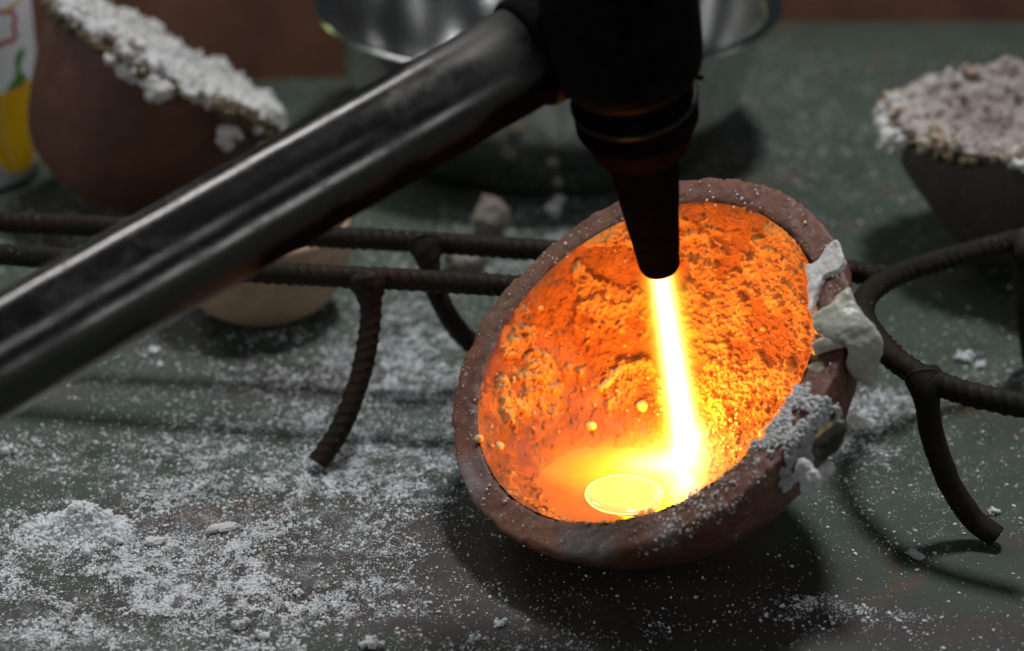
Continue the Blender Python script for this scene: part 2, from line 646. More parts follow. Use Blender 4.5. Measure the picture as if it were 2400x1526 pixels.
gx = np.concatenate([np.linspace(-60, -21, 20), np.linspace(-20, 20, 401), np.linspace(21, 60, 20)])
gy = np.concatenate([np.linspace(-30, 40, 20), np.linspace(41, 70, 291), np.linspace(70.5, 90.4, 41)])
GX, GY = np.meshgrid(gx, gy)
V = np.stack([GX, GY, np.zeros_like(GX)], -1).reshape(-1, 3)
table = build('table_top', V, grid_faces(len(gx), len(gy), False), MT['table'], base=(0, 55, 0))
tag(table, kind='structure')
dens = density(GX, GY)
set_attr(table, 'dust', np.clip(dens * patchy(GX, GY) * 1.1, 0, 1).ravel())
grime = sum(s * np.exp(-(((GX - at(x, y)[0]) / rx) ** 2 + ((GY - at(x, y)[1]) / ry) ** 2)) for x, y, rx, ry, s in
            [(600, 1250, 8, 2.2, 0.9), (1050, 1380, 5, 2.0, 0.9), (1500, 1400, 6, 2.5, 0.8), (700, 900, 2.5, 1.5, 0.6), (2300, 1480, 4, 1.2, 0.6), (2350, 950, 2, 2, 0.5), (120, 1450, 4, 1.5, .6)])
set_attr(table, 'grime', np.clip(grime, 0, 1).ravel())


def box(x0, x1, y0, y1, z0, z1):
    V = np.array([(x, y, z) for z in (z0, z1) for y in (y0, y1) for x in (x0, x1)], float)
    return V, [(0, 2, 3, 1), (4, 5, 7, 6), (0, 1, 5, 4), (1, 3, 7, 5), (3, 2, 6, 7), (2, 0, 4, 6)]


V, F = box(-60, 60, 90.4, 92.4, -6, 3.2)  # back wall, cut low so it casts no shadow on the table
tag(build('low_back_wall', V, F, MT['wood'], smooth=False), 'low reddish brown wall along the far edge of the table', 'board')
V, F = box(-16, 16, -0.8, 0.8, 0, 4.2)
brd = build('wooden_board', V, F, MT['wood'], smooth=False, base=(0, 0, 0))
brd.location = Vector((-20.5, 82.2, 0)) * S
brd.rotation_euler = (0, 0, math.radians(8))
tag(brd, 'reddish brown board standing upright behind the steel bowl and the left crucible', 'board')

# ------------------------------------------------------------------ crucibles
def crucible_shell(parent, fr, outer, inner, mat, seed=0, nu=420, wob=0.07):
    """outer, inner: (r,h) lists from the bottom up; the rim joins them"""
    prof = resample(outer + inner[::-1], 230)
    prof[0, 0] = prof[-1, 0] = 0.002

    def disp(P, r, t, h, N):
        q = np.stack([np.cos(t) * 1.3, np.sin(t) * 1.3, h * 0.4 + seed], 1)
        chip = sstep(0.22, 0.48, fbm(P * 2.6 + 30, 4)) * sstep(0.25, 0.0, np.minimum(np.abs(r - 5.5), np.abs(r - 4.80)))
        return wob * fbm(q, 3) * sstep(-4, -0.2, h) + 0.045 * fbm(P * 1.1 + seed, 3) + 0.028 * fbm(P * 5 + seed, 3) - 0.06 * chip
    V, F = lathe(fr, prof, nu, disp)
    o = build('shell', V, F, mat, parent)
    r, t, h = fr.polar(V)
    set_attr(o, 'soot', sstep(0.55, 0.05, (r - 4.74)) * sstep(-0.3, 0.0, h) * (0.5 + 0.6 * fbm(V * 0.5, 3)))
    a = 0
    for x, y, rad in ((1335, 1290, .9), (1400, 1290, .6), (1078, 1100, .75), (1092, 1170, .7), (1560, 1275, .8)):
        d = ray(x, y)
        q = CP + d * (((fr.c - CP) @ fr.n) / (d @ fr.n))
        a = a + 0.55 * np.exp(-((V - q) ** 2).sum(1) / rad ** 2)
    set_attr(o, 'ash', a)
    return o


# the crucible in use
CF = Frame((3.22, 48.40, 5.05), (-0.50, -0.355, 0.79))
RO, RI = 5.52, 4.71
OUTER = [(0.0, -4.75), (1.3, -4.68), (2.6, -4.3), (3.8, -3.45), (4.75, -2.3), (5.26, -1.25), (5.45, -0.75), (5.54, -0.45), (5.57, -0.16), (5.55, -0.06), (5.50, -0.015), (5.40, 0.0), (5.2, 0.0)]
INNER = [(0.0, -3.80), (1.2, -3.72), (2.45, -3.35), (3.5, -2.55), (4.28, -1.4), (4.62, -0.5), (4.71, -0.15), (4.75, -0.05), (4.83, 0.0), (4.98, 0.01)]
cru = thing('crucible', (4.6, 49, 0), 'tilted red clay crucible with glowing orange inside, torch flame blowing into it', 'crucible')
cru_shell = crucible_shell(cru, CF, OUTER, INNER, MT['clay'], 1.0)
# drop the tilted crucible until its lowest point touches the table
zmin = min(v.co[2] for v in cru_shell.data.vertices) / S
print('shell lowest z', zmin)

tip = atd(1546, 627, 52.2)                   # nozzle mouth
INN = resample(INNER[:-3], 400)


def inner_h(r):
    return np.interp(r, INN[:, 0], INN[:, 1])


def hit(x, y):
    d = ray(x, y)
    D = np.arange(48, 66, 0.01)[:, None]
    r, t, h = CF.polar(CP + d * D)
    k = np.nonzero((r < RI) & (h < inner_h(r)))[0]
    if len(k) == 0:                          # beside the hollow: on the rim
        return CP + d * ((CF.c - CP) @ CF.n) / (d @ CF.n)
    return CP + d * D[k[0]]


HOT = hit(1612, 1062)
POOL_Z = 1.45


def lining():
    nu, nv = 760, 270
    prof = resample(INNER[:-3] + [(4.77, -0.04)], nv)
    prof[0, 0] = 0.003
    keep = {}

    def disp(P, r, t, h, N):
        lp = CF.polar(at(1150, 900, 3.0))[1]
        leftness = np.cos(t - lp)
        crust = sstep(-0.05, 0.10, fbm(P * 0.62 + 3.1, 4) + 0.16 - 0.45 * sstep(0.1, 0.9, leftness) * sstep(-1.9, -0.6, h) - 0.25 * sstep(-0.6, 0.0, h))
        crust *= sstep(POOL_Z + 0.1, POOL_Z + 1.3, P[:, 2] + 0.9 * fbm(P * 1.2 + 60, 4))
        islands = sstep(0.10, 0.22, fbm(P * 1.9 + 40, 4))
        w1 = worley(P * 3.2)
        w2 = worley(P * 7.5 + 3)
        bub = np.sqrt(np.clip(1 - (w1 / 0.62) ** 2, 0, 1)) * 0.11
        bub2 = np.sqrt(np.clip(1 - (w2 / 0.55) ** 2, 0, 1)) * 0.055
        e = 0.10 * fbm(P * 0.9 + 2, 3) + 0.03 * fbm(P * 9, 3)
        e = e + crust * (0.05 + 0.07 * islands + 0.7 * bub * sstep(-0.1, 0.3, pn(P * 1.3 + 8)) + bub2 + 0.06 * np.abs(fbm(P * 6.5, 3)) + 0.03 * np.abs(fbm(P * 13 + 5, 2)) - 0.07 * sstep(0.15, 0.3, fbm(P * 3.7 + 77, 3)))
        e = e + (1 - crust) * (0.018 * fbm(P * 16, 3) + 0.05 * sstep(0.3, 0.5, fbm(P * 3.3 + 21, 3)))
        # hanging rag of crust under the far wall and a crack line
        rim = sstep(-0.35, -0.02, h)
        e = e * (1 - 0.8 * rim) - 0.04 * rim
        keep['crust'] = np.clip(crust * (0.55 + 0.6 * islands), 0, 1)
        keep['glaze'] = (1 - sstep(POOL_Z + 0.3, POOL_Z + 1.5, P[:, 2] + 0.9 * fbm(P * 1.2 + 60, 4))) * 0.95
        # outward normal of this profile points into the cup wall or the hollow: push to the hollow
        inw = CF.c + CF.n * 0.5 - P
        sgn = np.sign((N * inw).sum(1))
        return sgn * (0.06 + e)
    V, F = lathe(CF, prof, nu, disp)
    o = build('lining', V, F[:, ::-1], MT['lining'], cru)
    set_attr(o, 'crust', keep['crust'])
    set_attr(o, 'glaze', keep['glaze'])
    return V


LV = lining()
tip_axis = (HOT - tip) / np.linalg.norm(HOT - tip)
print('tip', tip, 'hot', HOT, 'axis', tip_axis, 'len', np.linalg.norm(HOT - tip))

# beads of slag sticking to the lining: the big ones singly, the crumbs together
k_slag = mat_crust('bead_slag', (0.78, 0.58, 0.28), (0.55, 0.32, 0.12), 0.6, 0.25)
for i, (x, y, r) in enumerate([(1168, 1047, .15), (1122, 1028, .12), (1505, 952, .17), (1793, 1018, .18), (1385, 1000, .16), (1662, 760, .12), (1610, 690, .10),
                               (1700, 905, .13), (1655, 862, .10), (1842, 1000, .12), (1265, 720, .10), (1250, 860, .12), (1790, 770, .10), (1815, 880, .13)]):
    p = hit(x, y)
    V, F = blob(p + (CP - p) / np.linalg.norm(CP - p) * r * 0.6, (r, r, r * 0.9), 3, 0.18, 1.2, i)
    build('slag_bead', V, F, k_slag, cru)
parts = []
idx = rng.choice(len(LV), 900, replace=False)
for j in idx:
    p = LV[j]
    if p[2] < POOL_Z + 0.35:
        continue
    r = 0.022 + 0.05 * rng.random() ** 3
    parts.append(blob(p + CF.n * r * 0.3, (r * rng.uniform(.7, 1.5), r, r * rng.uniform(.6, 1.1)), 1, 0.4, 1.5, j, (rng.random() * 3, rng.random() * 3, 0)))
V, F = join(parts)
tag(build('slag_crumbs', V, F, k_slag, cru), kind='stuff')
# ragged tongues of crust: the long splinter, the hanging strings
def splinter(pts, w, seed):
    P = [hit(x, y) + (CP - hit(x, y)) / 55 * lift for x, y, lift in pts]
    ps = resample(np.array(P), 14)
    return fused([blob(p, np.array([1, 1, 1]) * w * (0.55 + 0.45 * math.sin(math.pi * (i + 1.5) / 16)), 2, 0.3, 1.4, seed + i) for i, p in enumerate(ps)], 0.035, 0.05, 5, seed)


for i, (pts, w) in enumerate([([(1475, 850, .05), (1445, 875, .12), (1408, 912, .05)], .13), ([(1430, 665, .05), (1425, 690, .12), (1405, 715, .05)], .11),
                              ([(1278, 955, .05), (1300, 978, .1), (1322, 1002, .05)], .07)]):
    V, F = splinter(pts, w, i * 3)
    build('slag_splinter', V, F, k_slag, cru)

# white flux crust over parts of the rim
def rim_angle(x, y):
    p = at(x, y, 5.0)
    d = ray(x, y)
    D = ((CF.c - CP) @ CF.n) / (d @ CF.n)
    return CF.polar(CP + d * D)


def rim_crust(name, patches, mat, seed, hgt=0.16, rows=60, freq=2.0, parent=cru, fr=CF, prof=None, thr=0.0, step=0.035):
    """patches: (centre angle, half width) - crust riding on the rim and running over its outer edge"""
    prof = resample(prof or [(5.30, -1.5), (5.50, -1.0), (5.62, -0.55), (5.58, -0.1), (5.42, 0.03), (4.95, 0.03), (4.66, -0.02), (4.60, -0.25)], rows)
    for c, w, amt in patches:
        n = int(2 * w * 5.5 / step)
        t = np.linspace(c - w, c + w, n)
        d = np.gradient(prof, axis=0)
        L = np.hypot(d[:, 0], d[:, 1])
        nr, nh = d[:, 1] / L, -d[:, 0] / L
        R_, T = np.meshgrid(prof[:, 0], t, indexing='ij')
        H_ = np.repeat(prof[:, 1][:, None], n, 1)
        P = fr.pt(R_, T, H_).reshape(-1, 3)
        NR, NH = np.repeat(nr, n), np.repeat(nh, n)
        Tf = T.ravel()
        N = (NR * np.cos(Tf))[:, None] * fr.a + (NR * np.sin(Tf))[:, None] * fr.b + NH[:, None] * fr.n
        edge = sstep(0, 0.3, 1 - np.abs(Tf - c) / w)
        s = np.repeat(np.linspace(0, 1, rows), n)
        edge2 = sstep(0, 0.18, s) * sstep(0, 0.12, 1 - s)
        f = fbm(P * freq + seed, 4)
        m = sstep(-0.05, 0.28, f + amt - thr) * edge * edge2
        e = -0.10 + m * (0.10 + hgt * (0.5 + np.abs(fbm(P * 3.5 + seed, 3))) + 0.05 * np.abs(fbm(P * 9 + seed, 2)))
        build(name, P + N * e[:, None], grid_faces(n, rows, False), mat, parent)


a1 = rim_angle(1945, 630)[1]
a2 = rim_angle(1925, 1000)[1]
a3 = rim_angle(1880, 1100)[1]
a4 = rim_angle(1700, 1200)[1]


def on_rim(x, y, lift=0.0):
    d = ray(x, y)
    D = ((CF.c - CP) @ CF.n) / (d @ CF.n)
    return CP + d * D + CF.n * lift


# lumps of slag hanging over the right side of the rim
def px_blobs(lst, D, sd, **kw):
    return fused([blob(atd(x, y, D + dd), np.array([rx, rz, ry]), 3, 0.14, 1.2, sd + i, (0, ang, 0)) for i, (x, y, dd, rx, ry, rz, ang) in enumerate(lst)], **kw)


Dr = (on_rim(1960, 760) - CP) @ FW
print('rim depth right', Dr)
def slab(poly, front, back, sub=4):
    """closed slab between two copies of an outline: front(x, y) and back(x, y) give the points"""
    p = resample(np.array(poly + [poly[0]], float), 48, False)[:-1]
    c = p.mean(0)
    rings = [c + (p - c) * f for f in np.linspace(0.02, 1, sub)]
    A = np.vstack([[front(*q) for q in r] for r in rings])
    B = np.vstack([[back(*q) for q in r] for r in rings[::-1]])
    V = np.vstack([A, B])
    n = len(p)
    G = grid_faces(n, 2 * sub)
    T = np.vstack([G[:, [0, 1, 2]], G[:, [0, 2, 3]]])
    V = np.vstack([V, A[:n].mean(0), B[-n:].mean(0)])
    k1, k2 = len(V) - 2, len(V) - 1
    last = (2 * sub - 1) * n
    caps = [[(i + 1) % n, i, k1] for i in range(n)] + [[last + i, last + (i + 1) % n, k2] for i in range(n)]
    return V, np.vstack([T, np.array(caps)])


def melt(poly, D, th, bulge=0.0, **kw):
    c = np.array(poly, float).mean(0)
    R0 = np.abs(np.array(poly) - c).max()

    def dep(x, y):
        return max(0.25, 1 - (math.hypot(x - c[0], y - c[1]) / R0) ** 2)
    return fused([slab(poly, lambda x, y: atd(x, y, D - th * 0.5 * dep(x, y)), lambda x, y: atd(x, y, D + th * 0.5 * dep(x, y)))], **kw)


V, F = melt([(1900, 742), (1945, 715), (1975, 685), (1990, 670), (2004, 705), (2030, 745), (2064, 788), (2068, 830), (2052, 868), (2044, 905), (2008, 892), (1986, 868), (1990, 825), (1975, 802), (1940, 795), (1908, 778)],
            Dr - 0.1, 1.3, voxel=0.04, amp=0.07, freq=1.5, seed=2, smooth_it=10)
big_slag = build('slag_lump', V, F, MT['slag'], cru)
V, F = px_blobs([(2000, 762, 0, .15, .10, .10, .3)], Dr - 0.50, 9, voxel=0.02)  # dark blob painted in for the shade of a hole
tag(build('dark_hole', V, F, MT['slag_dark'], big_slag), 'dark blob standing in for the hole in the pale slag lump')
V, F = melt([(1900, 806), (1935, 788), (1992, 776), (2004, 808), (1955, 820), (1908, 834)], Dr - 0.3, 0.7, voxel=0.035, amp=0.03, freq=2.0, seed=5, smooth_it=9)
build('slag_lump', V, F, MT['slag'], cru)
V, F = melt([(1892, 856), (1930, 846), (1968, 850), (1975, 886), (1930, 902), (1896, 894)], Dr - 0.2, 0.7, voxel=0.035, amp=0.03, freq=2.0, seed=6, smooth_it=9)
build('slag_lump', V, F, MT['slag'], cru)
# white foam dried on the rim
foam = [(1888, 632), (1918, 618), (1944, 582), (1966, 566), (1984, 612), (1972, 640), (1936, 652), (1914, 700), (1904, 745), (1896, 700), (1898, 655)]
V, F = fused([slab(foam, lambda x, y: on_rim(x, y, 0.16), lambda x, y: on_rim(x, y, -0.12))], 0.035, 0.05, 2.6, 3, 6)
build('dried_foam', V, F, MT['crust'], cru)
Dn = (on_rim(1905, 1040) - CP) @ FW
V, F = px_blobs([(1945, 1030, 0, .30, .58, .28, .55)], Dn - 0.12, 34, voxel=0.03, amp=0.03, freq=1.5)
tag(build('slag_lump', V, F, MT['slag_dark'], cru), 'dark olive pebble of slag stuck in the white crust')
V, F = px_blobs([(1900, 1130, 0, .26, .32, .25, .2), (1885, 1095, 0, .2, .2, .2, 0), (1935, 1100, .1, .18, .25, .2, .4), (1905, 1165, 0, .12, .12, .12, 0)], Dn - 0.1, 44, voxel=0.035, amp=0.10, freq=3)
build('slag_lump', V, F, MT['crust'], cru)
# caked powder on the rim round the dark pebble
def caked(t0, t1, n, seed, thr, prof, rmin=0.014, rmax=0.07):
    r_ = np.random.default_rng(seed)
    p = resample(prof, 200)
    parts_ = []
    while len(parts_) < n:
        t_ = r_.uniform(t0, t1)
        q = p[int(r_.integers(200))]
        P_ = CF.pt(np.float64(q[0]), np.float64(t_), np.float64(q[1]))
        e = min(1.0, 5 * min(t_ - t0, t1 - t_) / (t1 - t0))
        if fbm(P_[None] * 1.5 + seed, 3)[0] + 0.25 * e < thr + r_.uniform(-.12, .12):
            continue
        r = rmin + (rmax - rmin) * r_.random() ** 2.5
        parts_.append(blob(P_ + CF.n * r * .3, np.array([1.2, 1, .8]) * r, 1, .5, 1.5, len(parts_), (r_.random() * 3, r_.random() * 3, 0)))
    V_, F_ = join(parts_)
    tag(build('caked_powder', V_, F_, MT['crust'], cru), kind='stuff')


LIP = [(5.30, -1.3), (5.50, -0.8), (5.58, -0.4), (5.56, -0.06), (5.42, 0.02), (4.95, 0.02), (4.66, -0.02)]
lo, hi = sorted((rim_angle(1895, 900)[1], rim_angle(1850, 1150)[1]))
caked(lo, hi, 3000, 4, 0.08, LIP)
lo, hi = sorted((rim_angle(1850, 1130)[1], rim_angle(1480, 1260)[1]))
caked(lo, hi, 420, 5, 0.15, LIP[2:], 0.012, 0.045)
lo, hi = sorted((rim_angle(1250, 650)[1], rim_angle(1120, 850)[1]))
caked(lo, hi, 60, 6, 0.12, LIP[4:], 0.015, 0.06)

# specks of powder lying on the rim and in the lip
parts = []
for k in range(420):
    t = rng.uniform(0, 2 * math.pi)
    r = rng.uniform(4.7, 5.45)
    s = 0.008 + 0.022 * rng.random() ** 3
    parts.append(blob(CF.pt(r, t, 0.05 + 0.0 * s), (s, s, s), 1, 0.4, 1.5, k))
V, F = join(parts)
tag(build('powder_specks', V, F, MT['powder'], cru), kind='stuff')

# ------------------------------------------------------------------ the melt in the crucible
low = LV[LV[:, 2].argmin()]


def level_disc(z, centre, grow=0.06, rings=40, nu=180, rip=0.0):
    t = np.linspace(0, 2 * math.pi, nu, endpoint=False)
    d = np.stack([np.cos(t), np.sin(t), 0 * t], 1)
    s = np.linspace(0, 9, 900)
    P = np.array([centre[0], centre[1], z]) + d[:, None] * s[None, :, None]
    r, _, h = CF.polar(P.reshape(-1, 3))
    ins = ((r < RI) & (h > inner_h(r)) & (h < 0.0)).reshape(nu, -1)
    R_ = s[np.argmin(ins, axis=1)] + grow
    f = np.linspace(0, 1, rings)
    f[0] = 0.002
    Q = np.array([centre[0], centre[1], z]) + d[None] * (R_[None] * f[:, None])[..., None]
    V = Q.reshape(-1, 3)
    if rip:
        V[:, 2] += rip * fbm(V * np.array([1.1, 1.1, 0]) + 4, 3) + rip * 0.4 * fbm(V * np.array([4, 4, 0]), 2)
    return V, grid_faces(nu, rings)


k = M('molten_flux', 0.10)
k.set('Base Color', k.mix(k.noise(0.8, 5, 0.6, 0.5), (0.22, 0.08, 0.03), (0.45, 0.22, 0.08)))
k.set('Coat Weight', 0.5)
k.set('Emission Color', (1.0, 0.24, 0.015, 1))
k.set('Emission Strength', 0.22)
k.bump(k.noise(2.5, 4, 0.6), 0.01, 0.4)
pc = low + np.array([0.6, 0.5, 0])
V, F = level_disc(POOL_Z, pc, rip=0.02)
pool = build('molten_flux', V, F, k.m, base=(pc[0], pc[1], POOL_Z))
tag(pool, 'pool of glassy glowing orange molten flux inside the tilted crucible', 'melt')
k = M('molten_metal', 0.08)
k.set('Base Color', (0.9, 0.6, 0.2, 1))
k.set('Metallic', 0.6)
k.set('Emission Color', k.mix(k.noise(0.9, 3, 0.5, 0.6), (1.0, 0.52, 0.03), (1.0, 0.84, 0.30)))
k.set('Emission Strength', 0.9)
mm = thing('molten_metal', at(1465, 1170, POOL_Z), 'bright yellow disc of molten metal floating in the flux pool', 'melt')
c0 = at(1462, 1158, POOL_Z + 0.03)
prof = resample([(0.003, 0.10), (0.5, 0.085), (0.85, 0.05), (0.97, -0.02), (1.0, -0.08)], 30)
V, F = lathe(Frame(c0, (0, 0, 1)), prof, 90)
wv = 1 + 0.05 * fbm((V - c0) * np.array([.8, .8, 0]) + 3, 2)
V[:, :2] = c0[:2] + (V[:, :2] - c0[:2]) * wv[:, None]
build('button', V, F, k.m, mm)
k2 = M('hot_edge', 0.2)
k2.set('Base Color', (0.9, 0.7, 0.3, 1))
k2.set('Emission Color', (1.0, 0.75, 0.25, 1))
k2.set('Emission Strength', 1.6)
t = np.linspace(0, 2 * math.pi, 121)[:-1]
ring = np.stack([c0[0] + 0.99 * np.cos(t), c0[1] + 0.99 * np.sin(t), np.full(120, c0[2] - 0.005)], 1)
V = []
for j in range(8):
    u = j / 8 * 2 * math.pi
    V.append(ring + np.stack([np.cos(t) * math.cos(u) * .014, np.sin(t) * math.cos(u) * .014, np.full(120, math.sin(u) * .014)], 1))
V = np.vstack(V)
wv = 1 + 0.05 * fbm((V - c0) * np.array([.8, .8, 0]) + 3, 2)
V[:, :2] = c0[:2] + (V[:, :2] - c0[:2]) * wv[:, None]
F = np.array([[a * 120 + b, a * 120 + (b + 1) % 120, ((a + 1) % 8) * 120 + (b + 1) % 120, ((a + 1) % 8) * 120 + b] for a in range(8) for b in range(120)])
build('edge_ring', V, F, k2.m, mm)

# ------------------------------------------------------------------ the torch and its flame
up = -tip_axis
TF = Frame(tip, up)


def axis_h(y_px):
    """height above the nozzle mouth where the torch axis crosses this image row"""
    s = np.linspace(0, 14, 1400)
    q = tip + up * s[:, None] - CP
    y = 763 - (q @ UP) / (q @ FW) / TV * 763
    return np.interp(-y_px, -y[::1], s) if y[0] < y[-1] else np.interp(y_px, y[::-1], s[::-1])


h1, h2, h3, h4 = axis_h(345), axis_h(300), axis_h(222), axis_h(190)
print('axis heights', h1, h2, h3, h4)
torch = thing('gas_torch', atd(1450, 100, 49), 'black gas torch head on a dark steel pipe slanting across the picture', 'torch')


def part_lathe(name, prof, mat, n=90, sm=160, seed=0, wob=0.012):
    p = resample(prof, sm, False)
    V, F = lathe(TF, p, n, lambda P, r, t, h, N: wob * fbm(P * 1.7 + seed, 3))
    return build(name, V, F, mat, torch)


part_lathe('nozzle', [(0.24, 0.35), (0.31, 0.02), (0.38, -0.02), (0.46, 0.03), (0.495, 0.12), (0.515, 0.4), (0.86, h1), (0.88, h1 + .3), (0.4, h1 + .35)], MT['nozzle'])
part_lathe('collar', [(0.75, h1 - 0.05), (0.98, h1 + 0.0), (1.12, h1 + .12), (1.32, h2 + .05), (1.40, h2 + .25), (1.41, h3 - .15), (1.33, h3), (1.18, h3 + .12), (0.8, h3 + .14)], MT['nozzle'])
part_lathe('head', [(0.9, h3 + .05), (1.15, h3 + .12), (1.22, h4), (1.50, h4 + .22), (1.62, h4 + .42), (1.68, h4 + .75), (1.70, h4 + 2.4), (1.70, h4 + 4.6), (1.5, h4 + 4.9), (0.02, h4 + 5.0)], MT['black'])
tt = np.linspace(0, 2 * math.pi, 97)[:-1]
V = np.vstack([TF.pt(1.37 + 0.075 * math.cos(u), tt, np.float64(h3 - 0.10 + 0.075 * math.sin(u))) for u in np.linspace(0, 2 * math.pi, 11)[:-1]])
F = np.array([[a * 96 + b, a * 96 + (b + 1) % 96, ((a + 1) % 10) * 96 + (b + 1) % 96, ((a + 1) % 10) * 96 + b] for a in range(10) for b in range(96)])
build('collar_glint_ring', V, F, mat_metal('glint_dark_metal', (0.03, 0.028, 0.027), 0.30, 0.2, 0.6), torch)  # ring added only to catch a thin highlight on the collar
V, F = blob(atd(1640, 182, 49.2), (0.10, 0.08, 0.07), 2, 0.2, 1.2, 3)
build('screw', V, F, MT['black'], torch)
pA, pB = atd(1390, 40, 49.0), atd(-260, 985, 44.0)
ax = (pA - pB) / np.linalg.norm(pA - pB)
L = np.linalg.norm(pA - pB)
PF = Frame(pB, ax)
prof = [(0.02, 0.0), (1.17, 0.0)] + [(1.17 + 0.004 * math.sin(i), i * L / 60) for i in range(1, 60)] + [(1.17, L), (0.02, L)]
V, F = lathe(PF, prof, 120, lambda P, r, t, h, N: 0.008 * fbm(P * 0.6, 2))
o = build('pipe', V, F, MT['pipe'], torch)
qa = (V - pB) @ ax
rad = V - pB - qa[:, None] * ax
under = sstep(-0.15, 0.35, -rad[:, 2] / 1.17)          # side facing the fire: soot, darkened further to hide the flame's reflection
set_attr(o, 'soot', np.clip(sstep(0.70, 0.95, qa / L + 0.08 * fbm(V * 0.4, 3)) + under * sstep(0.25, 0.55, qa / L + 0.08 * fbm(V * 0.4, 3)), 0, 1))
# swivel block where the pipe enters the head
V, F = lathe(Frame(pA - ax * 1.9, ax), resample([(0.9, 0), (1.25, 0.02), (1.30, .15), (1.32, 1.6), (0.9, 1.8)], 40, False), 60)
build('coupling', V, F, MT['black'], torch)


def flame_mat(name, exprs):
    """burning gas: each (expression of x, y, z in cm, colour) adds emission per metre"""
    m = bpy.data.materials.new(name)
    m.use_nodes = True
    t = m.node_tree
    t.nodes.clear()
    out = t.nodes.new('ShaderNodeOutputMaterial')
    tc = t.nodes.new('ShaderNodeTexCoord')
    vm = t.nodes.new('ShaderNodeVectorMath')
    vm.operation = 'SCALE'
    vm.inputs['Scale'].default_value = 1 / S
    t.links.new(tc.outputs['Object'], vm.inputs[0])
    sep = t.nodes.new('ShaderNodeSeparateXYZ')
    t.links.new(vm.outputs[0], sep.inputs[0])

    def mth(op, a, b=0.0):
        n = t.nodes.new('ShaderNodeMath')
        n.operation = op
        for i, v in enumerate((a, b)):
            if isinstance(v, bpy.types.NodeSocket):
                t.links.new(v, n.inputs[i])
            else:
                n.inputs[i].default_value = v
        return n.outputs[0]
    last = None
    for expr, color in exprs:
        em = t.nodes.new('ShaderNodeEmission')
        em.inputs['Color'].default_value = (*color, 1)
        t.links.new(expr(mth, sep.outputs[0], sep.outputs[1], sep.outputs[2]), em.inputs['Strength'])
        if last is None:
            last = em.outputs[0]
        else:
            ad = t.nodes.new('ShaderNodeAddShader')
            t.links.new(last, ad.inputs[0])
            t.links.new(em.outputs[0], ad.inputs[1])
            last = ad.outputs[0]
    t.links.new(last, out.inputs['Volume'])
    return m


WARM, WHITE = (1.0, 0.38, 0.004), (1.0, 0.80, 0.62)
flame = thing('flame', tip, 'white hot yellow edged gas flame blowing from the nozzle into the crucible', 'flame')
FL = np.linalg.norm(HOT - tip)


def gauss(mth, x, y, z, cx, cy, cz, sx, sy, sz, A):
    q = None
    for v, c, s_ in ((x, cx, sx), (y, cy, sy), (z, cz, sz)):
        d = mth('MULTIPLY', mth('SUBTRACT', v, c), 1 / s_)
        d = mth('MULTIPLY', d, d)
        q = d if q is None else mth('ADD', q, d)
    return mth('MULTIPLY', mth('EXPONENT', mth('MULTIPLY', q, -1.0)), A)


def place(o, fr):
    """put mesh o (local coordinates in cm*S) into frame fr under the flame"""
    m = Matrix((Vector(fr.a), Vector(fr.b), Vector(fr.n))).transposed().to_4x4()
    m.translation = Vector((fr.c - tip) * S)
    o.matrix_basis = m


def jet_expr(w0, A):
    def f(mth, x, y, z):
        w = mth('ADD', mth('MULTIPLY', z, 0.012), w0)
        q = mth('DIVIDE', mth('ADD', mth('MULTIPLY', x, x), mth('MULTIPLY', y, y)), mth('MULTIPLY', w, w))
        return mth('MULTIPLY', mth('EXPONENT', mth('MULTIPLY', q, -1.0)), A)
    return f


def local_lathe(prof, nu):
    return lathe(Frame((0, 0, 0), (0, 0, 1)), prof, nu)


JF = Frame(tip, tip_axis)
V, F = local_lathe([(0.002, 0.02), (0.36, 0.02), (0.66, 0.4), (0.78, 2.0), (0.86, FL + .3), (0.002, FL + .3)], 40)
me = bpy.data.meshes.new('jet')
me.from_pydata((V * S).tolist(), [], F.tolist())
me.materials.append(flame_mat('flame_jet', [(jet_expr(0.31, 540.0), WARM), (jet_expr(0.175, 620.0), WHITE)]))
jet = bpy.data.objects.new('jet', me)
col.objects.link(jet)
jet.parent = flame
place(jet, JF)

# the flame spreading over the melt: x to the right, y away from the camera, z up, origin at the hot spot
SPC = HOT + np.array([0, 0, 0.25])


def g3(*a):
    return lambda mth, x, y, z: gauss(mth, x, y, z, *a)


me = bpy.data.meshes.new('spread')
V, F = ico(3)
me.from_pydata((V * np.array([4.2, 3.0, 1.9]) * S).tolist(), [], F.tolist())
def gp(x, y, lift, sx, sy, sz, A):
    c = at(x, y, max(POOL_Z, hit(x, y)[2]) + lift) - SPC
    return g3(*c, sx, sy, sz, A)


me.materials.append(flame_mat('flame_spread', [
    (gp(1612, 1050, 0.30, 0.36, 0.40, 0.50, 150.0), WHITE), (gp(1600, 1090, 0.22, 0.62, 0.55, 0.36, 170.0), WHITE),
    (gp(1525, 1090, 0.12, 0.66, 0.40, 0.22, 150.0), WHITE), (gp(1605, 1140, 0.10, 0.42, 0.42, 0.24, 120.0), WHITE),
    (gp(1595, 1080, 0.20, 1.10, 0.95, 0.70, 150.0), WARM), (gp(1490, 1105, 0.08, 1.5, 0.95, 0.42, 185.0), WARM), (gp(1410, 1140, 0.0, 1.6, 1.0, 0.3, 35.0), WARM)]))
spread = bpy.data.objects.new('spread', me)
col.objects.link(spread)
spread.parent = flame
spread.location = Vector((SPC - tip) * S)

